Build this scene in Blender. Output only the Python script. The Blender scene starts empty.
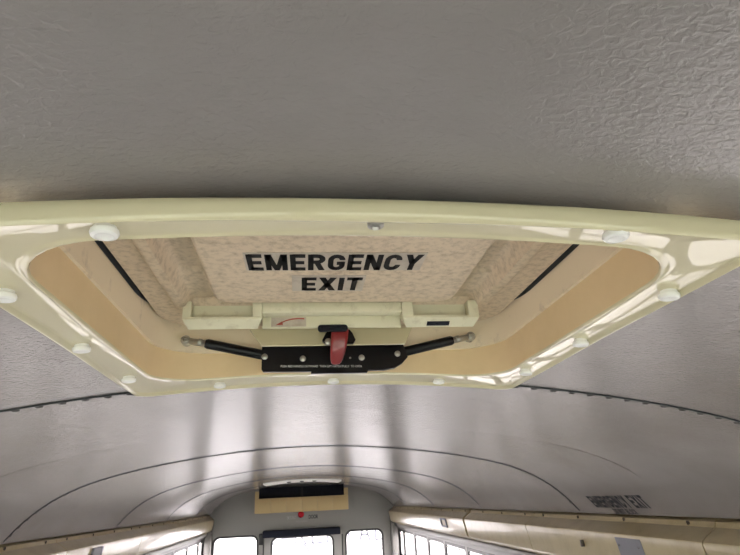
import bpy, bmesh, math, random
from mathutils import Vector, Matrix
random.seed(7)
scn = bpy.context.scene
COL = scn.collection
Z0 = 1.72                      # camera height above the bus floor; helper coordinates are relative to it

# ------------------------------------------------------------------ camera
CX = -0.0427
cam_d = bpy.data.cameras.new('camera')
cam = bpy.data.objects.new('camera', cam_d); COL.objects.link(cam)
R = Vector((0.99233344, -0.11501875, -0.04522195)); U = Vector((-0.00047385, -0.36944298, 0.92925328)); F = Vector((0.12358849, 0.92210768, 0.36666512))
m = Matrix((R, U, -F)).transposed().to_4x4(); m.translation = Vector((CX, 0, Z0))
cam.matrix_world = m
cam_d.sensor_width = 36; cam_d.lens = 36 * 560.64 / 740; cam_d.clip_start = 0.02; cam_d.clip_end = 300
scn.camera = cam

# ------------------------------------------------------------------ sky and exposure
w = bpy.data.worlds.new('overcast_sky'); scn.world = w; w.use_nodes = True
bg = w.node_tree.nodes['Background']; bg.inputs[0].default_value = (1.0, 0.93, 0.925, 1); bg.inputs[1].default_value = 6.0
scn.view_settings.view_transform = 'Standard'; scn.view_settings.look = 'None'
scn.view_settings.gamma = 1; scn.view_settings.use_curve_mapping = False
scn.view_settings.exposure = 1.27

# ------------------------------------------------------------------ materials
def mat(name, col, rough=.5, metal=0, coat=0, spec=.5, bump=None, var=None, coat_rough=.05):
    """bump=(scale, strength, distance, stretch) ; var=(scale, colour, lo, hi) dirt mixed by noise"""
    M = bpy.data.materials.new(name); M.use_nodes = True
    nt = M.node_tree; b = nt.nodes['Principled BSDF']
    b.inputs['Base Color'].default_value = (*col, 1); b.inputs['Roughness'].default_value = rough
    b.inputs['Metallic'].default_value = metal; b.inputs['Coat Weight'].default_value = coat
    b.inputs['Coat Roughness'].default_value = coat_rough; b.inputs['Specular IOR Level'].default_value = spec
    geo = nt.nodes.new('ShaderNodeNewGeometry')
    if bump:
        mp = nt.nodes.new('ShaderNodeMapping'); mp.inputs['Scale'].default_value = bump[3] if len(bump) > 3 else (1, 1, 1)
        nt.links.new(geo.outputs['Position'], mp.inputs[0])
        n = nt.nodes.new('ShaderNodeTexNoise'); n.inputs['Scale'].default_value = bump[0]; n.inputs['Detail'].default_value = 3
        n.inputs['Distortion'].default_value = 0.6
        nt.links.new(mp.outputs[0], n.inputs['Vector'])
        bp = nt.nodes.new('ShaderNodeBump'); bp.inputs['Strength'].default_value = bump[1]; bp.inputs['Distance'].default_value = bump[2]
        nt.links.new(n.outputs[0], bp.inputs['Height']); nt.links.new(bp.outputs[0], b.inputs['Normal'])
    if var:
        n2 = nt.nodes.new('ShaderNodeTexNoise'); n2.inputs['Scale'].default_value = var[0]; n2.inputs['Detail'].default_value = 6
        n2.inputs['Roughness'].default_value = .65
        nt.links.new(geo.outputs['Position'], n2.inputs['Vector'])
        mr = nt.nodes.new('ShaderNodeMapRange'); mr.inputs[1].default_value = var[2]; mr.inputs[2].default_value = var[3]
        nt.links.new(n2.outputs[0], mr.inputs[0])
        mx = nt.nodes.new('ShaderNodeMix'); mx.data_type = 'RGBA'
        mx.inputs['A'].default_value = (*col, 1); mx.inputs['B'].default_value = (*var[1], 1)
        nt.links.new(mr.outputs[0], mx.inputs['Factor']); nt.links.new(mx.outputs['Result'], b.inputs['Base Color'])
    return M
def glass_mat(nm='window_glass', tint=(.95, .945, .945, 1)):
    M = bpy.data.materials.new(nm); M.use_nodes = True; nt = M.node_tree; nt.nodes.clear()
    o = nt.nodes.new('ShaderNodeOutputMaterial'); t = nt.nodes.new('ShaderNodeBsdfTransparent'); g = nt.nodes.new('ShaderNodeBsdfGlossy')
    t.inputs[0].default_value = tint; g.inputs['Roughness'].default_value = .02
    mx = nt.nodes.new('ShaderNodeMixShader'); mx.inputs[0].default_value = .05
    nt.links.new(t.outputs[0], mx.inputs[1]); nt.links.new(g.outputs[0], mx.inputs[2])
    nt.links.new(mx.outputs[0], o.inputs[0]); return M
MT = dict(
    ceil=mat('ceiling_paint', (.255, .236, .235), .15, spec=.7, bump=(140, .8, .0012, (1, 1.4, 1)), var=(3, (.222, .203, .196), .45, .75)),
    ceil2=mat('embossed_ceiling_paint', (.255, .236, .235), .15, spec=.7, bump=(140, .8, .0012, (1, 1.4, 1)), var=(3, (.222, .203, .196), .45, .75)),
    seal_shadow=mat('dark_seal_and_shadow', (.035, .04, .045), .6), rivet=mat('rivet_paint', (.07, .065, .065), .4),  # first colour: rubber seals, also the painted shadow lines at ceiling seams
    skin=mat('roof_skin', (.3, .3, .3), .6),
    wall=mat('grey_wall_paint', (.235, .228, .22), .4), door=mat('door_paint', (.30, .295, .285), .4),
    floor=mat('rubber_floor', (.175, .185, .175), .6), black=mat('black_frame', (.02, .02, .022), .4),
    trim=mat('cream_trim', (.44, .36, .205), .32, coat=.3, var=(9, (.37, .295, .165), .45, .7)),
    screw=mat('steel_screw', (.35, .33, .3), .3, .9), screwd=mat('dark_screw', (.10, .08, .06), .4),
    frame=mat('cream_fiberglass', (.66, .60, .40), .4, spec=.3, coat=1.0, coat_rough=.03, bump=(14, .12, .004)),
    curb=mat('tan_curb', (.78, .60, .36), .38, coat=.2, var=(7, (.70, .53, .30), .4, .75)),
    curb2=mat('upper_curb', (.80, .68, .50), .45, var=(22, (.40, .32, .25), .58, .82)),
    lid=mat('dirty_lid', (.66, .54, .40), .6, bump=(260, .35, .001), var=(95, (.30, .23, .16), .45, .85)),
    pad=mat('pad_cream', (.66, .63, .47), .5, bump=(260, .25, .0008), var=(40, (.45, .40, .28), .55, .8)),
    cap=mat('white_cap', (.90, .90, .88), .3, coat=.4), letter=mat('black_letter', (.008, .008, .010), .5, spec=.15),
    film=mat('clear_film', (.50, .44, .37), .3, var=(30, (.36, .30, .24), .5, .75)),
    bar=mat('black_powder', (.006, .006, .008), .3, spec=.25), steel=mat('galvanised', (.45, .44, .41), .35, .9),
    red=mat('red_plastic', (.22, .014, .018), .3, coat=.3), white=mat('white_print', (.75, .75, .75), .5),
    vent=mat('vent_dark', (.008, .009, .014), .7, spec=.1), gold=mat('yellow_housing', (.50, .375, .18), .45),
    navy=mat('navy_pad', (.016, .019, .032), .7, spec=.15), lamp=mat('red_lens', (.42, .01, .02), .2), lightpl=mat('white_panel', (.8, .79, .75), .4),
    grey=mat('grey_decal', (.2, .2, .235), .5), darkl=mat('decal_ink', (.018, .02, .028), .6, spec=.15), ground=mat('asphalt', (.22, .22, .215), .9),
    trailer=mat('white_trailer', (.85, .86, .88), .5), tlet=mat('slate_lettering', (.11, .115, .14), .9, spec=.0), tpink=mat('pink_lettering', (.30, .11, .14), .9, spec=.0),
    tblue=mat('pale_blue_print', (.15, .155, .19), .9, spec=.0), tyre=mat('tyre', (.02, .02, .02), .8), glass=glass_mat(), wsglass=glass_mat('tinted_windscreen', (.90, .965, .90, 1)), lred=mat('rust_red', (.35, .06, .04), .5),
    stain=mat('worn_letter', (.34, .34, .33), .5))

# ------------------------------------------------------------------ helpers
WL = {}
def link(o, parent, wl):
    COL.objects.link(o); WL[o.name] = Vector(wl)
    if parent is not None:
        o.parent = parent; o.location = Vector(wl) - WL[parent.name]
    else: o.location = wl
    return o
def tag(o, label=None, cat=None, group=None, kind=None):
    if label: o['label'] = label
    if cat: o['category'] = cat
    if group: o['group'] = group
    if kind: o['kind'] = kind
    return o
def empty(name, loc):
    o = bpy.data.objects.new(name, None); o.empty_display_size = .05
    return link(o, None, Vector(loc) + Vector((0, 0, Z0)))
def from_bm(name, bm, mt, parent=None, smooth=None):
    """bm in camera-height-relative coordinates; origin goes to the bottom centre"""
    bmesh.ops.recalc_face_normals(bm, faces=bm.faces)
    xs = [v.co for v in bm.verts]
    c = Vector(((min(v.x for v in xs) + max(v.x for v in xs)) / 2, (min(v.y for v in xs) + max(v.y for v in xs)) / 2, min(v.z for v in xs)))
    for v in bm.verts: v.co -= c
    me = bpy.data.meshes.new(name); bm.to_mesh(me); bm.free()
    me.materials.append(MT[mt])
    if smooth is not None:
        me.shade_smooth()
        me.set_sharp_from_angle(angle=math.radians(smooth))
    return link(bpy.data.objects.new(name, me), parent, c + Vector((0, 0, Z0)))
def raw(name, verts, faces, mt, parent=None, smooth=None):
    bm = bmesh.new(); vs = [bm.verts.new(v) for v in verts]
    for f in faces:
        try: bm.faces.new([vs[i] for i in f])
        except ValueError: pass
    return from_bm(name, bm, mt, parent, smooth)
def bbox(bm, x0, x1, y0, y1, z0, z1, bev=0, M=None):
    r = bmesh.ops.create_cube(bm, size=1); vs = r['verts']
    for v in vs: v.co = Vector((x0 + (v.co.x + .5) * (x1 - x0), y0 + (v.co.y + .5) * (y1 - y0), z0 + (v.co.z + .5) * (z1 - z0)))
    if bev:
        es = list({e for v in vs for e in v.link_edges})
        r = bmesh.ops.bevel(bm, geom=es, offset=bev, segments=2, affect='EDGES', profile=.5); vs = r['verts']
    if M is not None: bmesh.ops.transform(bm, matrix=M, verts=list(set(vs)))
def box(name, mt, b, bev=0, parent=None, M=None):
    bm = bmesh.new(); bbox(bm, *b, bev=bev, M=M); return from_bm(name, bm, mt, parent, 40 if bev else None)
def cyl(bm, p0, p1, r0, r1=None, n=16):
    p0, p1 = Vector(p0), Vector(p1); d = p1 - p0
    M = Matrix.Translation((p0 + p1) / 2) @ d.to_track_quat('Z', 'Y').to_matrix().to_4x4()
    bmesh.ops.create_cone(bm, cap_ends=True, segments=n, radius1=r0, radius2=r0 if r1 is None else r1, depth=d.length, matrix=M)
def lathe(bm, prof, M, n=16):
    """prof: (radius, height) list, spun about local z"""
    rings = []
    for r, h in prof:
        if r == 0: rings.append([bm.verts.new(M @ Vector((0, 0, h)))])
        else: rings.append([bm.verts.new(M @ Vector((r * math.cos(2 * math.pi * i / n), r * math.sin(2 * math.pi * i / n), h))) for i in range(n)])
    for a, b in zip(rings, rings[1:]):
        for i in range(n):
            j = (i + 1) % n
            if len(a) == 1 and len(b) == 1: continue
            if len(a) == 1: bm.faces.new((a[0], b[j], b[i]))
            elif len(b) == 1: bm.faces.new((a[i], a[j], b[0]))
            else: bm.faces.new((a[i], a[j], b[j], b[i]))
def rrect(x0, x1, y0, y1, r, n=6, ns=1):
    """counter-clockwise rounded rectangle, ns segments on each straight side"""
    P = []
    for cx, cy, a0, nx in ((x1 - r, y0 + r, -90, 0), (x1 - r, y1 - r, 0, 1), (x0 + r, y1 - r, 90, 2), (x0 + r, y0 + r, 180, 3)):
        arc = [(cx + r * math.cos(math.radians(a0 + 90 * i / n)), cy + r * math.sin(math.radians(a0 + 90 * i / n))) for i in range(n + 1)]
        P += arc
        nxt = {0: (x1, y1 - r), 1: (x0 + r, y1), 2: (x0, y0 + r), 3: (x1 - r, y0)}[nx]
        for k in range(1, ns): P.append(tuple(arc[-1][q] + (nxt[q] - arc[-1][q]) * k / ns for q in (0, 1)))
    return P
def plate(name, outer, holes, t, M, mt, parent=None):
    """2D outline with holes, extruded to thickness t (centred), placed by M"""
    cu = bpy.data.curves.new(name, 'CURVE'); cu.dimensions = '2D'; cu.fill_mode = 'BOTH'; cu.extrude = t / 2
    for L in [outer] + holes:
        s = cu.splines.new('POLY'); s.points.add(len(L) - 1); s.use_cyclic_u = True
        for p, q in zip(s.points, L): p.co = (q[0], q[1], 0, 1)
    o = bpy.data.objects.new('tmp', cu); COL.objects.link(o)
    me = bpy.data.meshes.new_from_object(o.evaluated_get(bpy.context.evaluated_depsgraph_get()))
    bpy.data.objects.remove(o); bpy.data.curves.remove(cu)
    bm = bmesh.new(); bm.from_mesh(me); bpy.data.meshes.remove(me)
    bmesh.ops.remove_doubles(bm, verts=bm.verts, dist=1e-5)
    bm.transform(M); return from_bm(name, bm, mt, parent)
def text_bm(body, W, Hh, bold=.02, shear=0, depth=0):
    cu = bpy.data.curves.new('t', 'FONT'); cu.body = body; cu.offset = bold; cu.size = 1; cu.shear = shear; cu.extrude = depth
    o = bpy.data.objects.new('tmp', cu); COL.objects.link(o)
    me = bpy.data.meshes.new_from_object(o.evaluated_get(bpy.context.evaluated_depsgraph_get()))
    bpy.data.objects.remove(o); bpy.data.curves.remove(cu)
    bm = bmesh.new(); bm.from_mesh(me); bpy.data.meshes.remove(me)
    x0 = min(v.co.x for v in bm.verts); x1 = max(v.co.x for v in bm.verts); y0 = min(v.co.y for v in bm.verts); y1 = max(v.co.y for v in bm.verts)
    for v in bm.verts: v.co = Vector(((v.co.x - x0) / (x1 - x0) * W, (v.co.y - y0) / (y1 - y0) * Hh, v.co.z))
    return bm
def text(name, body, W, Hh, M, mt, parent=None, **k):
    bm = text_bm(body, W, Hh, **k); bm.transform(M); return from_bm(name, bm, mt, parent)
def arc_pts(cx, cy, rx, ry, a0, a1, n=8): return [(cx + rx * math.cos(math.radians(a0 + (a1 - a0) * i / n)), cy + ry * math.sin(math.radians(a0 + (a1 - a0) * i / n))) for i in range(n + 1)]
def glyph(ch, t):
    """block capitals, height 1: (width, strokes); a stroke is a centre line, a 'q' item is a filled quad"""
    h = t / 2; S = []; V = lambda x: S.append([(x, 0), (x, 1)]); Hh = lambda y, a, b: S.append([(a, y), (b, y)])
    w_ = {'I': t, 'M': .84, 'T': .62, 'L': .56, 'E': .58, 'Y': .70, 'X': .70, ' ': .30, 'K': .68}.get(ch, .66); a, b = h, w_ - h
    if ch in 'EBDKLMNPRHFI': V(a)
    if ch == 'E': Hh(1 - h * .85, a, w_); Hh(.5, a, w_ * .93); Hh(h * .85, a, w_)
    if ch == 'L': Hh(h * .85, a, w_)
    if ch == 'T': Hh(1 - h * .85, 0, w_); V(w_ / 2)
    if ch in 'MNH': V(b)
    if ch == 'M': S.append(('q', (0, 1), (t * 1.15, 1), (w_ / 2 + t * .45, 0), (w_ / 2 - t * .45, 0))); S.append(('q', (w_, 1), (w_ - t * 1.15, 1), (w_ / 2 - t * .45, 0), (w_ / 2 + t * .45, 0)))
    if ch == 'N': S.append(('q', (0, 1), (t * 1.1, 1), (w_, 0), (w_ - t * 1.1, 0)))
    if ch in 'XK' and ch == 'X': S.append(('q', (0, 1), (t * 1.2, 1), (w_, 0), (w_ - t * 1.2, 0))); S.append(('q', (w_, 1), (w_ - t * 1.2, 1), (0, 0), (t * 1.2, 0)))
    if ch == 'K': S.append(('q', (w_, 1), (w_ - t * 1.25, 1), (a, .35), (a, .6))); S.append(('q', (a + t * .4, .62), (a + t * 1.3, .70), (w_, 0), (w_ - t * 1.2, 0)))
    if ch == 'A': S.append(('q', (0, 0), (t * 1.1, 0), (w_ / 2 + t * .55, 1), (w_ / 2 - t * .55, 1))); S.append(('q', (w_, 0), (w_ - t * 1.1, 0), (w_ / 2 - t * .55, 1), (w_ / 2 + t * .55, 1))); Hh(.32, w_ * .2, w_ * .8)
    if ch == 'Y': S.append(('q', (0, 1), (t * 1.15, 1), (w_ / 2 + h, .42), (w_ / 2 - h, .42))); S.append(('q', (w_, 1), (w_ - t * 1.15, 1), (w_ / 2 - h, .42), (w_ / 2 + h, .42))); S.append([(w_ / 2, 0), (w_ / 2, .45)])
    r = w_ * .5 - h
    if ch in 'COG':
        top = arc_pts(w_ / 2, 1 - h - r, r, r, 0, 180); bot = arc_pts(w_ / 2, h + r, r, r, 180, 360)
        p = top + bot
        if ch == 'O': p = p + [p[0]]
        else: p = [(b, .66)] + p + [(b, .36 if ch == 'C' else .44)]
        S.append(p)
        if ch == 'G': Hh(.46, w_ * .52, w_)
    if ch == 'D': S.append([(a, 1 - h * .9)] + arc_pts(b - .25, .5 + .12, .25, .5 - .12 - h * .9, 90, 0) + arc_pts(b - .25, .5 - .12, .25, .5 - .12 - h * .9, 0, -90) + [(a, h * .9)])
    if ch in 'RPB':
        S.append([(a, 1 - h * .9)] + arc_pts(b - .2, .72, .2, .28 - h * .9, 90, -90) + [(a, .44 + h * .9)])
        if ch == 'R': S.append(('q', (w_ * .36, .47), (w_ * .36 + t * 1.1, .47), (w_, 0), (w_ - t * 1.12, 0)))
        if ch == 'B': S.append([(a, .44 + h * .9)] + arc_pts(b - .18, .27, .2, .27 - h * .9, 90, -90) + [(a, h * .9)])
    return w_, S
def block_text(body, W, Hh, t=.215, gap=.10):
    bm = bmesh.new(); x = 0
    for ch in body:
        w_, S = glyph(ch, t)
        for st in S:
            if st[0] == 'q': bm.faces.new([bm.verts.new((x + p[0], p[1], 0)) for p in st[1:]]); continue
            L = []
            for i, p in enumerate(st):
                d0 = Vector(st[i]) - Vector(st[i - 1]) if i else Vector(st[1]) - Vector(st[0])
                d1 = Vector(st[i + 1]) - Vector(st[i]) if i < len(st) - 1 else d0
                if d0.length < 1e-6: d0 = d1
                if d1.length < 1e-6: d1 = d0
                d = (d0.normalized() + d1.normalized()).normalized(); n = Vector((-d.y, d.x)); k = (t / 2) / max(.5, n.dot(Vector((-d1.y, d1.x)).normalized()))
                L.append((bm.verts.new((x + p[0] + n.x * k, p[1] + n.y * k, 0)), bm.verts.new((x + p[0] - n.x * k, p[1] - n.y * k, 0))))
            for a, b in zip(L, L[1:]): bm.faces.new((a[0], a[1], b[1], b[0]))
        x += w_ + gap
    x -= gap
    for v in bm.verts: v.co = Vector((v.co.x / x * W, v.co.y * Hh, 0))
    return bm
def btext(name, body, W, Hh, M, mt, parent=None, **k):
    bm = block_text(body, W, Hh, **k); bm.transform(M); return from_bm(name, bm, mt, parent)
def axes(o, x, y):
    x = Vector(x).normalized(); y = Vector(y); z = x.cross(y).normalized(); y = z.cross(x)
    M = Matrix((x, y, z)).transposed().to_4x4(); M.translation = Vector(o); return M

# ------------------------------------------------------------------ the bus shell
H = 0.2409
def drop(x): return .14198 * x ** 2 - .028417 * x ** 4 + .027526 * x ** 8
def zc(x): return H - drop(x)
def slope(x): return -(2 * .14198 * x - 4 * .028417 * x ** 3 + 8 * .027526 * x ** 7)
PITCH = .7785
SEAMS = [1.174 - 3 * PITCH] + [1.174 + 2 * PITCH * k for k in range(-1, 5)] + [8.6]      # lap joints of the ceiling sheets
YF, YR = SEAMS[0], 8.6
XE = 1.275
HOLE = (-.318, .348, .425, 1.045)                                     # cut-out for the roof hatch
def span(a, b, n): return [a + (b - a) * i / n for i in range(n + 1)]
def sheet(name, xs, ys, zf, mt, parent, hole=None, smooth=30):
    V = [(x, y, zf(x, y)) for y in ys for x in xs]; nx = len(xs); Fc = []
    for j in range(len(ys) - 1):
        for i in range(nx - 1):
            mx, my = (xs[i] + xs[i + 1]) / 2, (ys[j] + ys[j + 1]) / 2
            if hole and hole[0] < mx < hole[1] and hole[2] < my < hole[3]: continue
            Fc.append((j * nx + i, j * nx + i + 1, (j + 1) * nx + i + 1, (j + 1) * nx + i))
    return raw(name, V, Fc, mt, parent, smooth)
XS = sorted(span(-1.2, 1.2, 48) + [s * x for s in (-1, 1) for x in (1.225, 1.245, 1.26, XE)] + [HOLE[0], HOLE[1]])
ceiling = sheet('ceiling', sorted(span(-1.38, 1.38, 40) + [HOLE[0], HOLE[1]]), sorted(span(YF - .05, YR + .08, 12) + [HOLE[2], HOLE[3]]),
                lambda x, y: H + .045 - drop(x) * .78, 'skin', None, HOLE)
tag(ceiling, 'arched grey painted metal ceiling of the bus', kind='structure')
for k in range(len(SEAMS) - 1):
    a, b = SEAMS[k], SEAMS[k + 1]; mid = a + PITCH
    ys = sorted(set(span(a, b, 6) + [mid + d for d in (-.14, -.11, -.09, -.07, -.055, -.04, -.025, -.012, 0, .012, .025, .04, .055, .07, .09, .11, .14) if a < mid + d < b]) | ({HOLE[2], HOLE[3]} if a < HOLE[2] < b else set()))
    p = sheet('ceiling_panel', XS, ys, lambda x, y: zc(x) - .0003 * math.exp(-((y - mid) / .05) ** 2), 'ceil' if a < 1 else 'ceil2', ceiling,
              HOLE if a < HOLE[2] < b else None)
    if k == 0: continue
    bm = bmesh.new()                                                  # dark strip put in for the shadow line along the lap edge
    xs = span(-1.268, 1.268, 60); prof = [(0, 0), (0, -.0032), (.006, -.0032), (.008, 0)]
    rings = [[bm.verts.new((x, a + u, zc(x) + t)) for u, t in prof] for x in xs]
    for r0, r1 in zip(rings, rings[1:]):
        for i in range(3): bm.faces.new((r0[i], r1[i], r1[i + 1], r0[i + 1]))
    s = from_bm('seam_shadow', bm, 'seal_shadow', ceiling, 40)
    bm = bmesh.new(); x = -1.25
    while x < 1.25:                                                   # row of flattened rivets behind the joint
        sl = slope(x); n = Vector((sl, 0, -1)).normalized()
        M = axes((x, a + .021, zc(x)), (1, 0, sl), (0, -1, 0))
        lathe(bm, [(.008, -.0005), (.007, .0024), (.004, .0036), (0, .004)], M, 8)
        x += .043 / math.sqrt(1 + sl * sl)
    tag(from_bm('rivet_row', bm, 'rivet', ceiling, 60), kind='stuff')

tag(box('floor', 'floor', (-1.4, 1.4, YF - .05, YR + .08, -1.78, -1.72)), 'dark ribbed rubber floor of the bus', kind='structure')
# side walls with a window opening in every bay
SILL, TOPW = -1.02, -.41
posts = [1.174 + PITCH * k for k in range(-3, 10)]; posts[0] += .03
wn = 0
ORD = ['first', 'second', 'third', 'fourth', 'fifth', 'sixth', 'seventh', 'eighth', 'ninth', 'tenth', 'eleventh', 'twelfth', 'thirteenth', 'fourteenth', 'fifteenth']
for side, s in (('left', -1), ('right', 1)):
    holes = []
    bays = list(zip(posts, posts[1:])) + [(posts[-1], 8.52)]
    for a, b in bays: holes.append([(a + .025, SILL), (b - .025, SILL), (b - .025, TOPW), (a + .025, TOPW)])
    M = axes((s * 1.346, 0, 0), (0, 1, 0), (0, 0, 1))
    tag(plate('wall_' + side, [(YF - .05, -1.78), (YR + .08, -1.78), (YR + .08, .06), (YF - .05, .06)], holes, .022, M, 'wall'),
        'grey painted %s side wall with a row of windows' % side, kind='structure')
    for i, (a, b) in enumerate(bays):
        wn += 1; y0, y1 = a + .023, b - .023
        M = axes((s * 1.345, 0, 0), (0, 1, 0), (0, 0, 1))
        mid = (SILL + TOPW) / 2 - .02
        fr = plate('window_%d' % wn, rrect(y0, y1, SILL, TOPW + .002, .02, 3),
                   [rrect(y0 + .022, y1 - .022, SILL + .025, mid - .014, .03, 4), rrect(y0 + .022, y1 - .022, mid + .014, TOPW - .028, .03, 4)], .018, M, 'black')
        tag(fr, 'split side window with dark frame, %s from the rear on the %s side' % (ORD[len(bays) - 1 - i], side), kind='structure')
        for z0, z1 in ((SILL + .02, mid - .01), (mid + .01, TOPW - .022)):
            box('pane', 'glass', (s * 1.345 - .002, s * 1.345 + .002, y0 + .018, y1 - .018, z0, z1), 0, fr)
        for yy in (y0 + .16, y1 - .16):
            box('latch', 'steel', (s * 1.325 - .008, s * 1.325 + .008, yy - .03, yy + .03, TOPW - .045, TOPW - .03), .003, fr)
    # window head rail: separate painted strip just above the openings
    tag(box('trim_%d' % (3 if s < 0 else 4), 'wall', tuple(sorted((s * 1.325, s * 1.29))) + (YF, 8.56, -.375, -.335), .006),
        'grey rail above the %s windows' % side, kind='structure')
# rear wall, windows and emergency door
arch = [(x, H + .06 - drop(x) * .78) for x in span(1.37, -1.37, 44)]
M = axes((0, YR + .02, 0), (1, 0, 0), (0, 0, 1))
W1 = (-1.215, -.62, -1.05, -.402); W2 = (.591, 1.112, -1.05, -.402); DW = (-.431, .414, -1.15, -.44); DR = (-.533, .536)
tag(plate('wall_rear', [(-1.37, -1.78), (DR[0] - .001, -1.78), (DR[0] - .001, -.394), (DR[1] + .001, -.394), (DR[1] + .001, -1.78), (1.37, -1.78)] + arch,
          [rrect(*W1, .085), rrect(*W2, .085)], .04, M, 'wall'), 'grey painted rear wall with two windows and a door', kind='structure')
for nm, q in ((wn + 1, W1), (wn + 2, W2)):
    x0, x1, z0, z1 = q
    g = plate('window_%d' % nm, rrect(x0 - .012, x1 + .012, z0 - .012, z1 + .012, .095, 8), [rrect(x0 + .014, x1 - .014, z0 + .014, z1 - .014, .075, 8)], .056, M, 'black')
    tag(g, 'fixed rear window %s of the rear door, black rubber seal' % ('left' if x0 < 0 else 'right'), kind='structure')
    plate('pane', rrect(x0, x1, z0, z1, .08, 8), [], .005, M, 'glass', g)
d = plate('door_1', [(DR[0], -1.72), (DR[1], -1.72), (DR[1], -.395), (DR[0], -.395)], [rrect(*DW, .085)], .045, M @ Matrix.Translation((0, 0, .006)), 'door')
tag(d, 'grey rear emergency door with one large window', kind='structure')
x0, x1, z0, z1 = DW
g = plate('window_seal', rrect(x0 - .012, x1 + .012, z0 - .012, z1 + .012, .095, 8), [rrect(x0 + .014, x1 - .014, z0 + .014, z1 - .014, .075, 8)], .07, M, 'black', d)
plate('pane', rrect(x0, x1, z0, z1, .08, 8), [], .005, M, 'glass', d)
for x in (DR[0] - .006, DR[1] + .006): box('edge_seal', 'black', (x - .009, x + .009, 8.586, 8.602, -1.70, -.44), 0, d)
for n_, s in ((5, -1), (6, 1)):
    tag(box('trim_%d' % n_, 'wall', tuple(sorted((s * 1.235, s * 1.325))) + (8.50, 8.597, -1.70, -.325), .012), 'grey corner post at the rear %s' % ('left' if s < 0 else 'right'), kind='structure')
bm = bmesh.new()
bbox(bm, -.549, .514, 8.50, 8.596, -.436, -.345, .012); o = from_bm('door_header_pad', bm, 'navy', None, 40)
tag(o, 'long dark navy padded bar above the rear door window', 'pad')
o = box('door_stop', 'black', (-.60, -.54, 8.53, 8.597, -.52, -.38), .01); tag(o, 'black block at the left end of the navy bar', 'bracket')
# front wall behind the viewer, with the windscreen
M = axes((0, YF - .02, 0), (1, 0, 0), (0, 0, 1))
WS = [(-1.26, -.03, -1.15, -.09), (.03, 1.26, -1.15, -.09)]
tag(plate('wall_front', [(-1.37, -1.78), (1.37, -1.78)] + arch, [rrect(*q, .08) for q in WS], .04, M, 'wall'), 'front wall of the bus with the windscreen', kind='structure')
for i, (x0, x1, z0, z1) in enumerate(WS):
    g = plate('window_%d' % (wn + 3 + i), rrect(x0 - .012, x1 + .012, z0 - .012, z1 + .012, .095, 8), [rrect(x0 + .014, x1 - .014, z0 + .014, z1 - .014, .075, 8)], .056, M, 'black')
    tag(g, '%s windscreen half behind the viewer' % ('left', 'right')[i], kind='structure'); plate('pane', rrect(x0, x1, z0, z1, .08, 8), [], .005, M, 'wsglass', g)

# cream moulding between the ceiling and the windows, made of pieces that butt together
SEC = [(1.280, -.112), (1.271, -.119), (1.266, -.135), (1.258, -.139), (1.216, -.168), (1.210, -.174), (1.209, -.182), (1.232, -.296), (1.238, -.304), (1.262, -.318),
       (1.30, -.336), (1.32, -.336), (1.32, -.10)]
for n, side, s, joints in ((1, 'left', -1, [-1.15, .30, 1.80, 3.297, 4.758, 6.224, 7.75, 8.57]), (2, 'right', 1, [-1.15, .31, 1.81, 3.308, 4.60, 6.36, 7.75, 8.57])):
    root = box('trim_%d' % n, 'seal_shadow', tuple(sorted((s * 1.29, s * 1.32))) + (YF, 8.58, -.32, -.12))
    tag(root, 'cream moulding running above the %s windows' % side, kind='structure')
    for a, b in zip(joints, joints[1:]):
        g0 = .003; g1 = .003
        if s > 0 and abs(b - 4.60) < .01: g1 = .02
        if s > 0 and abs(a - 4.60) < .01: g0 = .03
        V = [(s * x, y, z) for y in (a + g0, b - g1) for x, z in SEC]; k = len(SEC)
        Fc = [(i, (i + 1) % k, k + (i + 1) % k, k + i) for i in range(k)] + [tuple(range(k)), tuple(range(2 * k - 1, k - 1, -1))]
        p = raw('moulding_panel', V, Fc, 'trim', root, 28)
        bm = bmesh.new(); y = a + .13
        while y < b - .05:
            lathe(bm, [(.0075, -.001), (.006, .003), (0, .004)], axes((s * 1.2645, y, -.125), (0, s, 0), (-s * .15, 0, 1)), 8); y += .41
        tag(from_bm('screw_row', bm, 'screwd', p), kind='stuff')

# ------------------------------------------------------------------ roof hatch
hatch = empty('roof_hatch', (.017, .745, .175))
tag(hatch, 'cream square emergency roof hatch with rounded opening and black latch bar', 'roof hatch')
OX0, OX1, OY0, OY1 = -.342, .375, .397, 1.092
IX0, IX1, IY0, IY1 = -.289, .327, .440, 1.012
NC, NS = 8, 20
out = rrect(OX0, OX1, OY0, OY1, .022, NC, NS); inn = rrect(IX0, IX1, IY0, IY1, .085, NC, NS)
def ring_rows(rows):
    """rows: (kind, width, T) -> list of loops; kind o = from outer edge, i = from inner edge"""
    L = []
    for kd, wd, T in rows:
        loop = []
        for (ox, oy), (ix, iy) in zip(out, inn):
            ln = math.hypot(ix - ox, iy - oy); t = wd / ln if kd == 'o' else 1 - wd / ln
            if kd == 'o' and t > .45: t = .45
            if kd == 'i' and t < .55: t = .55
            x, y = ox + (ix - ox) * t, oy + (iy - oy) * t
            loop.append((x, y, zc(x) - T))
        L.append(loop)
    return L
def skin(name, loops, mt, parent, smooth=35, closed=False):
    n = len(loops[0]); V = [p for L in loops for p in L]; Fc = []
    rows = list(range(len(loops))) + ([0] if closed else [])
    for a, b in zip(rows, rows[1:]):
        for i in range(n): j = (i + 1) % n; Fc.append((a * n + i, a * n + j, b * n + j, b * n + i))
    return raw(name, V, Fc, mt, parent, smooth)
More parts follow.
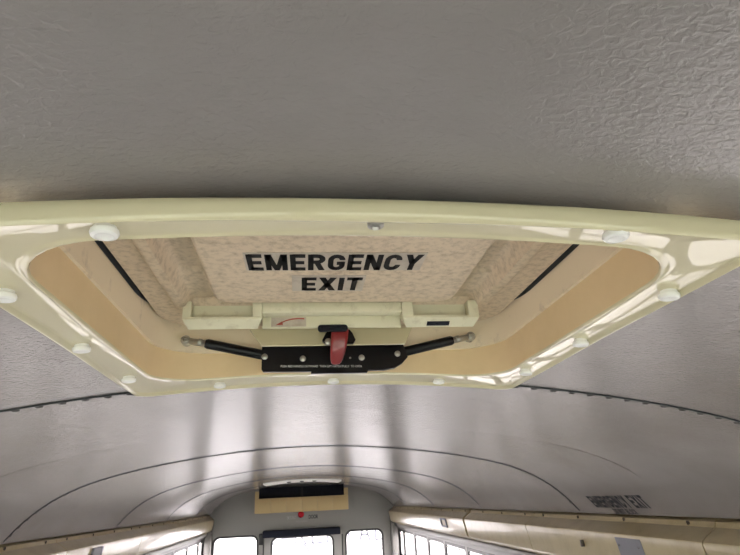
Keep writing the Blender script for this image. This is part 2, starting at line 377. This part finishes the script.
rows = [('o', .016, .0125), ('o', .003, .0125), ('o', 0, .015), ('o', -.0008, .020), ('o', .0, .026), ('o', .002, .0302), ('o', .0055, .032), ('o', .009, .0312), ('o', .0115, .0282),
        ('o', .0145, .0268), ('o', .0165, .0266), ('i', .018, .0260), ('i', .011, .0260), ('i', .008, .0263), ('i', .004, .0278), ('i', .0012, .0272), ('i', 0, .0245)]
L = ring_rows(rows)
SEAMZ = .255
L += [[(x, y, zz + (SEAMZ - zz) * t) for (x, y, zz) in L[-1]] for t in (.25, 1.0)]
fr = skin('trim_frame', L[:-2], 'frame', hatch, 50)
skin('throat', [L[-3], L[-2], L[-1]], 'curb', hatch, 50)
skin('foam_strip', ring_rows([('i', .017, -.002), ('i', .017, .020), ('i', .012, .020), ('i', .012, -.002)]), 'seal_shadow', hatch, closed=True)
up = rrect(IX0 - .003, IX1 + .003, IY0 - .003, IY1 + .003, .088, NC, NS); up2 = rrect(IX0 + .0035, IX1 - .0035, IY0 + .0035, IY1 - .0035, .083, NC, NS)
skin('upper_curb', [[(x, y, SEAMZ) for x, y in up], [(x, y, SEAMZ + .001) for x, y in up2], [(x, y, .345) for x, y in up2], [(x, y, .345) for x, y in up]], 'curb2', hatch, 40, True)
# white caps over the frame fixings and one bare screw
caps = [(-.196, .4185), (.229, .4105), (-.323, .539), (-.321, .739), (-.317, .938), (-.189, 1.053), (.02, 1.062), (.222, 1.053), (.349, .934), (.354, .736), (.358, .535)]
for x, y in caps:
    bm = bmesh.new(); T = .0262 + (.001 if abs(x - .017) > .3 else 0)
    M = axes((x, y, zc(x) - T), (1, 0, slope(x)), (0, -1, 0))
    lathe(bm, [(.0085, -.002), (.0092, .002), (.0108, .0032), (.0112, .0058), (.0102, .0078), (.0072, .0086), (.006, .0078), (0, .0076)], M, 20)
    from_bm('screw_cap', bm, 'cap', fr, 40)
bm = bmesh.new(); lathe(bm, [(.0075, -.001), (.007, .003), (.0045, .0045), (.003, .002), (0, .0015)], axes((.02, .4165, zc(.02) - .0262), (1, 0, 0), (0, -1, 0)), 14)
tag(from_bm('screw', bm, 'steel', fr, 40), 'bare steel screw without its cap')
# lid
LZ = .302
lx0, lx1, ly0, ly1 = IX0 + .0105, IX1 - .0105, IY0 + .0105, IY1 - .0105
hx0, hx1, hy0, hy1 = -.243, .274, .470, .884
MZ = axes((0, 0, LZ + .008), (1, 0, 0), (0, -1, 0))      # seen from below
lid = plate('lid', [(x, -y) for x, y in rrect(lx0, lx1, ly0, ly1, .078, 8)], [[(hx0, -hy0), (hx1, -hy0), (hx1, -hy1), (hx0, -hy1)]], .016, MZ, 'lid', hatch)
def sm(e0, e1, v):
    t = min(1, max(0, (v - e0) / (e1 - e0))); return t * t * (3 - 2 * t)
def lidz(x, y):
    de = min(x - hx0, hx1 - x)                             # distance from the side border
    rib = sm(0, .005, de) * (1 - sm(.020, .027, de)) * (.010 if y < .77 else .007)
    ch = sm(.020, .030, de) * (.019 if y < .765 else .013)
    px0, px1, py1, r = -.175, .207, .862, .028             # raised centre panel
    qx = max(px0 + r - x, x - (px1 - r), 0); qy = max(y - (py1 - r), 0)
    sd = math.hypot(qx, qy) - r if (qx > 0 or qy > 0) else -r
    pan = 1 - sm(-.004, .006, sd)
    z = ch * (1 - pan) - .004 * pan - rib
    return LZ + z * sm(0, .003, hy1 - y)
gx = sorted(set(span(hx0, hx1, 150))); gy = sorted(set(span(hy0, hy1, 110)))
sheet('lid_panel', gx, gy, lidz, 'lid', lid, None, 60)
skin('weather_seal', [[(x, y, zz + (.0175 * sm(.80, .96, y) if zz < .3 else 0)) for x, y in Lp] for Lp, zz in ((rrect(IX0 + .0045, IX1 - .0045, IY0 + .0045, IY1 - .0045, .082, NC, NS), .2985), (rrect(IX0 + .0045, IX1 - .0045, IY0 + .0045, IY1 - .0045, .082, NC, NS), .316), (rrect(lx0 + .004, lx1 - .004, ly0 + .004, ly1 - .004, .075, NC, NS), .316))], 'seal_shadow', hatch)
plate('weather_cover', [(x, -y) for x, y in rrect(IX0 - .02, IX1 + .02, IY0 - .02, IY1 + .02, .09, 8)], [], .006, axes((0, 0, .348), (1, 0, 0), (0, -1, 0)), 'skin', hatch)
def under(x, y, z): return axes((x, y, z), (1, 0, 0), (0, -1, 0))
PZ = LZ - .004
plate('decal_film', [(-.1155, -.7225), (.1245, -.7195), (.1245, -.660), (-.1155, -.663)], [], .0006, under(0, 0, PZ - .0005), 'film', lid)
btext('lettering', 'EMERGENCY', .234, .053, axes((-.112, .7205, PZ - .0012), (1, -.012, 0), (0, -1, 0)), 'letter', lid)
plate('decal_film', [(-.0545, -.8035), (.0515, -.8035), (.0515, -.740), (-.0545, -.740)], [], .0006, under(0, 0, PZ - .0005), 'film', lid)
btext('lettering', 'EXIT', .088, .052, under(-.0405, .7995, PZ - .0012), 'letter', lid)
# moulded grab pads and the strip between them
def pad(x0, x1, rx0, rx1):
    bm = bmesh.new()
    V = [(.866, .2775), (.866, .2735), (.870, .2695), (.883, .2620), (.888, .2635), (.893, .268), (.893, LZ + .002), (.884, LZ + .002), (.884, .2775)]
    n = len(V); ins = [.0, .001, .003, .008, .010, .010, 0, 0, 0]
    a = [bm.verts.new((x0 + i, y, z)) for (y, z), i in zip(V, ins)]; b = [bm.verts.new((x1 - i, y, z)) for (y, z), i in zip(V, ins)]
    for i in range(n): j = (i + 1) % n; bm.faces.new((a[i], a[j], b[j], b[i]))
    bm.faces.new(a); bm.faces.new(b[::-1])
    bbox(bm, x0, rx0, .866, .886, .2775, LZ + .002, .0015); bbox(bm, rx1, x1, .866, .886, .2775, LZ + .002, .0015)
    return from_bm('grab_pad', bm, 'pad', lid, 35)
pad(-.2265, -.103, -.213, -.1185); pad(.124, .2545, .1425, .2365)
bm = bmesh.new(); bbox(bm, -.1035, .1245, .868, .8935, .284, LZ + .001, .003); bbox(bm, -.1035, .1245, .888, .8935, .2645, .285, .001)
from_bm('lock_rail', bm, 'pad', lid, 35)
st = box('sticker', 'film', (-.0895, -.033, .8868, .8880, .2665, .2825), 0, lid)
pts = [(-.036, .2795), (-.046, .2800), (-.056, .2790), (-.066, .2765), (-.074, .2725)]
V = []; wd = .0011
for x, z in pts: V += [(x, .8864, z - wd), (x, .8864, z + wd)]
Fc = [(2 * i, 2 * i + 1, 2 * i + 3, 2 * i + 2) for i in range(len(pts) - 1)]; k = len(V)
V += [(-.0715, .8864, .2757), (-.0825, .8864, .2690), (-.0705, .8864, .2695)]; Fc.append((k, k + 1, k + 2))
raw('arrow_print', V, Fc, 'lred', lid)
raw('maker_label', [(x, .870 + .013 * t - .0005 * o, .2695 - .0075 * t - .00087 * o) for o in (0, 1) for x, t in ((.166, .12), (.204, .12), (.204, .72), (.166, .72))],
    [(0, 1, 2, 3), (4, 5, 6, 7), (0, 1, 5, 4), (1, 2, 6, 5), (2, 3, 7, 6), (3, 0, 4, 7)], 'darkl', lid)
# latch: cream cover plate, black bar with hinged arms, red handle
plate('cover_plate', [(-.128, .010), (.153, .010), (.136, -.026), (-.1065, -.026)], [], .003, axes((0, .935, .268), (1, 0, 0), (0, .45, 1)), 'frame', hatch)
BY = .958
bar = plate('latch_bar', [(-.108, .255), (-.108, .213), (-.105, .2095), (-.024, .2085), (-.024, .2045), (.073, .2045), (.075, .2085), (.103, .2085), (.122, .2115), (.136, .2195), (.146, .230), (.139, .255)],
            [], .012, axes((0, BY + .006, 0), (1, 0, 0), (0, 0, 1)), 'bar', hatch)
for x, z in ((-.103, .2345), (-.038, .230), (.064, .230), (.128, .236)):
    bm = bmesh.new(); lathe(bm, [(.0055, -.001), (.005, .0022), (.003, .0032), (0, .0034)], axes((x, BY, z), (1, 0, 0), (0, 0, 1)), 14); from_bm('rivet', bm, 'steel', bar, 50)
bm = bmesh.new(); lathe(bm, [(.002, -.001), (.0018, .001), (0, .0012)], axes((.044, BY, .230), (1, 0, 0), (0, 0, 1)), 8); from_bm('pin', bm, 'steel', bar, 50)
text('print_line', 'PUSH RED HANDLE OUTWARD  THEN LIFT HATCH FULLY  TO OPEN', .139, .0036, axes((-.0755, BY - .0006, .2155), (1, -0, -.018), (0, 0, 1)), 'white', bar, bold=.0)
for s, p0, p1, p2 in ((-1, (-.094, .973, .2385), (-.205, .967, .2617), (-.2415, .985, .2724)), (1, (.118, .973, .2375), (.2335, .967, .2617), (.273, .985, .2728))):
    p0, p1, p2 = map(Vector, (p0, p1, p2)); bm = bmesh.new()
    dr = (p1 - p0).normalized(); cyl(bm, p0, p1 - dr * .004, .0086, n=18); cyl(bm, p1 - dr * .004, p1, .0086, .0070, n=18)
    arm = from_bm('latch_arm', bm, 'bar', hatch, 40)
    bm = bmesh.new(); cyl(bm, p1 - dr * .002, p2 - dr * .006, .0058, n=16); cyl(bm, p1 + dr * .006, p1 + dr * .012, .0064, n=16); from_bm('rod_end', bm, 'steel', arm, 40)
    bm = bmesh.new(); lathe(bm, [(.0085, -.010), (.0085, .004), (.0078, .0048), (.006, .005), (.0058, .008), (.004, .0085), (.003, .0065), (0, .0065)], axes((p2.x, p2.y, p2.z), (1, 0, 0), (0, 0, 1)), 18); from_bm('eye_bolt', bm, 'steel', arm, 40)
    bm = bmesh.new(); lathe(bm, [(.006, -.014), (.006, .002), (.0055, .003), (0, .003)], axes((p2.x, p2.y + .006, p2.z), (1, 0, 0), (0, 0, 1)), 14); from_bm('stud', bm, 'steel', arm, 40)
plate('handle_bracket', [(-.006, .250), (.0, .262), (.006, .268), (.040, .268), (.045, .262), (.050, .250), (.046, .244), (.0, .244)], [], .010, axes((0, .917, 0), (1, 0, 0), (0, 0, 1)), 'bar', hatch)
bm = bmesh.new(); lathe(bm, [(.006, -.004), (.006, .002), (.0045, .003), (0, .003)], axes((.004, .9125, .247), (1, 0, 0), (0, 0, 1)), 10); from_bm('bracket_bolt', bm, 'steel', hatch, 40)
bm = bmesh.new()                                           # dark socket the handle turns in
rr = rrect(-.014, .035, .2575, .2685, .005, 5)
a = [bm.verts.new((x, .890, z)) for x, z in rr]; b = [bm.verts.new((x, .8845, z)) for x, z in rr]; c = [bm.verts.new((.0105 + (x - .0105) * .86, .884, .263 + (z - .263) * .6)) for x, z in rr]; d_ = [bm.verts.new((.0105 + (x - .0105) * .84, .8866, .263 + (z - .263) * .55)) for x, z in rr]
for A, B in ((a, b), (b, c), (c, d_)):
    for i in range(len(rr)): j = (i + 1) % len(rr); bm.faces.new((A[i], A[j], B[j], B[i]))
bm.faces.new(d_)
from_bm('handle_socket', bm, 'darkl', hatch, 40)
bm = bmesh.new()                                           # red tongue-shaped handle
secs = [(.272, .9005, .0138, .0050, .0232), (.262, .900, .0143, .0062, .0230), (.250, .901, .0141, .0066, .0220), (.238, .9035, .0134, .0064, .0206), (.226, .908, .0122, .0058, .0188), (.217, .912, .0104, .0050, .0172), (.2125, .914, .0086, .0042, .0164), (.2098, .9145, .0062, .003, .0160), (.2090, .9146, .003, .0015, .0160)]
loops = []
for z, y, hw, ht, x0 in secs:
    lp = []
    for i in range(20):
        t = 2 * math.pi * i / 20; cxx, s_ = math.cos(t), math.sin(t)
        lp.append(bm.verts.new((x0 + math.copysign(abs(cxx) ** .55, cxx) * hw, y + math.copysign(abs(s_) ** .6, s_) * ht, z)))
    loops.append(lp)
for A, B in zip(loops, loops[1:]):
    for i in range(20): j = (i + 1) % 20; bm.faces.new((A[i], A[j], B[j], B[i]))
bm.faces.new(loops[0]); bm.faces.new(loops[-1])
hd = from_bm('release_handle', bm, 'red', hatch, 60); tag(hd, 'red plastic release handle')

# ------------------------------------------------------------------ lettering on the right shoulder of the ceiling
def on_ceiling(bm, Yl, x_top, off):
    """map (u right, v up) onto the curved ceiling: u runs towards the viewer, v up the arch"""
    for v in bm.verts:
        u, h = v.co.x, v.co.y; x = x_top
        d = top_len - h                                       # arc distance below the top line
        n = 40; acc = 0; st = .0012
        while acc < d:
            acc += math.hypot(st, st * slope(x)); x += st
        sl = slope(x); nn = Vector((sl, 0, -1)).normalized()
        v.co = Vector((x, Yl - u, zc(x))) + nn * off
    return bm
exd = empty('exit_lettering', (1.24, 2.33, -.11))
tag(exd, 'black emergency exit lettering on the ceiling above the right moulding', 'lettering')
top_len = .064; b1 = on_ceiling(block_text('EMERGENCY EXIT', .424, .064, .20, .12), 2.532, 1.209, .0012); from_bm('letter_row', b1, 'darkl', exd)
top_len = .027; b2 = on_ceiling(block_text('DO NOT BLOCK', .172, .027, .20, .12), 2.412, 1.2565, .0012); from_bm('letter_row', b2, 'darkl', exd)

# ------------------------------------------------------------------ fittings on the mouldings
def face_x(z): return 1.209 + (z + .182) / (-.296 + .182) * .023
def on_panel(s, y0, y1, z0, z1, t=.002, off=.0):
    return [(s * (face_x(z) - o), y, z) for o in (off + .0003, off + t) for y, z in ((y0, z0), (y1, z0), (y1, z1), (y0, z1))]
BF = [(0, 1, 2, 3), (4, 5, 6, 7), (0, 1, 5, 4), (1, 2, 6, 5), (2, 3, 7, 6), (3, 0, 4, 7)]
t = raw('grey_plate', on_panel(1, 2.165, 2.345, -.27, -.187), BF, 'grey'); tag(t, 'small grey plate on the right cream moulding below the exit lettering', 'plate')
for y, z in ((2.19, -.215), (2.33, -.215)):
    bm = bmesh.new(); lathe(bm, [(.005, -.001), (.004, .002), (0, .0025)], axes((face_x(z) - .002, y, z), (0, 1, 0), (0, 0, 1)), 8)
    from_bm('screw', bm, 'screwd', t)
t = raw('grey_plate', on_panel(-1, 3.675, 3.85, -.262, -.191, .012), BF, 'grey'); tag(t, 'small grey plate on the left cream moulding', 'plate')
t = empty('slot_bracket', (1.2, 5.29, -.27)); tag(t, 'narrow dark outlined bracket on the far right moulding', 'bracket')
for y0, y1, z0, z1 in ((5.18, 5.21, -.263, -.19), (5.36, 5.39, -.263, -.19), (5.21, 5.36, -.204, -.19), (5.21, 5.36, -.263, -.249)): raw('bracket_bar', on_panel(1, y0, y1, z0, z1, .008), BF, 'grey', t)
bm = bmesh.new(); bbox(bm, 1.203, 1.219, 2.637, 2.650, -.242, -.214, .002); tag(from_bm('dark_clip', bm, 'screwd', None, 40), 'tiny dark clip on the right moulding left of the grey plate', 'clip')
bm = bmesh.new(); bbox(bm, 1.198, 1.226, 1.855, 1.885, -.268, -.246, .002); tag(from_bm('dark_clip', bm, 'screwd', None, 40), 'tiny dark clip on the right moulding beside the zigzag joint', 'clip')

# ------------------------------------------------------------------ rear end fittings
vb = empty('vent_housing', (-.015, 8.45, -.125)); tag(vb, 'yellowish box with dark open top above the rear door', 'vent housing')
VX0, VX1, VY = -.655, .622, 8.36
for i in range(6):
    a = VX0 + (VX1 - VX0) * i / 6; b = VX0 + (VX1 - VX0) * (i + 1) / 6
    box('front_panel', 'gold', (a + .0005, b - .0005, VY, VY + .02, -.116, .066), .003, vb)
box('back_panel', 'gold', (VX0, VX1, VY + .018, 8.598, -.122, -.10), .004, vb)
for x0, x1 in ((VX0, VX0 + .05), (VX1 - .055, VX1)): box('side_panel', 'gold', (x0, x1, VY, 8.598, .067, .16), .006, vb); box('side_panel', 'gold', (x0, x1, VY + .021, 8.598, -.098, .064), .0, vb)
box('dark_opening', 'vent', (VX0 + .05, VX1 - .055, VY + .06, 8.598, .03, .205), .0, vb)
box('divider', 'bar', (-.03, -.005, VY + .02, VY + .07, .06, .19), .003, vb)
lt = empty('dome_light_strip', (-.02, 7.17, .2)); tag(lt, 'white strip with three dark studs on the ceiling before the rear wall', 'ceiling strip')
xs = span(-.46, .43, 20); V = [(x, y, zc(x) + dz) for y, dz in ((6.85, .002), (6.87, -.012), (7.48, -.012), (7.50, .002)) for x in xs]; n = 21
raw('strip', V, [(r * n + i, r * n + i + 1, (r + 1) * n + i + 1, (r + 1) * n + i) for r in range(3) for i in range(20)], 'lightpl', lt, 40)
for x in (-.17, -.02, .125):
    bm = bmesh.new(); lathe(bm, [(.026, -.002), (.024, .008), (.015, .012), (0, .012)], axes((x, 7.0, zc(x) - .012), (1, 0, 0), (0, -1, 0)), 14); from_bm('stud', bm, 'black', lt, 40)
lm = empty('warning_lamp', (-.02, 8.59, -.205)); tag(lm, 'small red lamp on the rear wall under the yellowish box', 'lamp')
bm = bmesh.new(); lathe(bm, [(.050, 0), (.050, .012), (.044, .016)], axes((-.03, 8.599, -.160), (1, 0, 0), (0, 0, 1)), 20); from_bm('base', bm, 'grey', lm, 40)
bm = bmesh.new(); lathe(bm, [(.043, .01), (.042, .03), (.034, .045), (.018, .052), (0, .054)], axes((-.03, 8.599, -.160), (1, 0, 0), (0, 0, 1)), 20); from_bm('lens', bm, 'lamp', lm, 60)
rl = empty('door_lettering', (0, 8.598, -.25)); tag(rl, 'faint emergency door lettering on either side of the red lamp', 'lettering')
text('letter_row', 'EMERGENCY', .13, .045, axes((-.225, 8.598, -.218), (1, 0, 0), (0, 0, 1)), 'stain', rl, bold=.01)
text('letter_row', 'DOOR', .13, .05, axes((.078, 8.598, -.222), (1, 0, 0), (0, 0, 1)), 'darkl', rl, bold=.02)
text('letter_row', 'TO OPEN', .16, .022, axes((-.10, 8.598, -.262), (1, 0, 0), (0, 0, 1)), 'stain', rl, bold=.0)

# ------------------------------------------------------------------ outside
tag(raw('ground', [(-120, -120, -2.75), (120, -120, -2.75), (120, 120, -2.75), (-120, 120, -2.75)], [(0, 1, 2, 3)], 'ground'), 'pale asphalt yard around the bus', kind='structure')
tr = empty('parked_trailer', (1.0, 15.2, -2.75)); tag(tr, 'white box trailer with slate and pink lettering seen through the rear windows', 'trailer')
box('body', 'trailer', (-2.6, 4.6, 14.0, 16.2, -2.25, .15), .03, tr)
for x in (-.4, .6, 3.2):
    bm = bmesh.new(); cyl(bm, (x, 14.05, -2.4), (x, 14.3, -2.4), .35, n=24); from_bm('wheel', bm, 'tyre', tr, 40)
btext('lettering', 'RENTAL', 2.05, .40, axes((-.16, 13.99, -.885), (1, 0, 0), (0, 0, 1)), 'tlet', tr, t=.10, gap=.22)
text('lettering', '50268', .62, .17, axes((1.18, 13.992, -1.10), (1, 0, 0), (0, 0, 1)), 'tpink', tr, bold=.0)
pt = [(-.32 + .52 * math.cos(math.radians(a)), -1.28 + .52 * math.sin(math.radians(a))) for a in range(20, 150, 6)]
pt2 = [(-.32 + .56 * math.cos(math.radians(a)), -1.28 + .56 * math.sin(math.radians(a))) for a in range(144, 15, -6)]
plate('arc_print', pt + pt2, [], .004, axes((0, 13.99, 0), (1, 0, 0), (0, 0, 1)), 'tblue', tr)
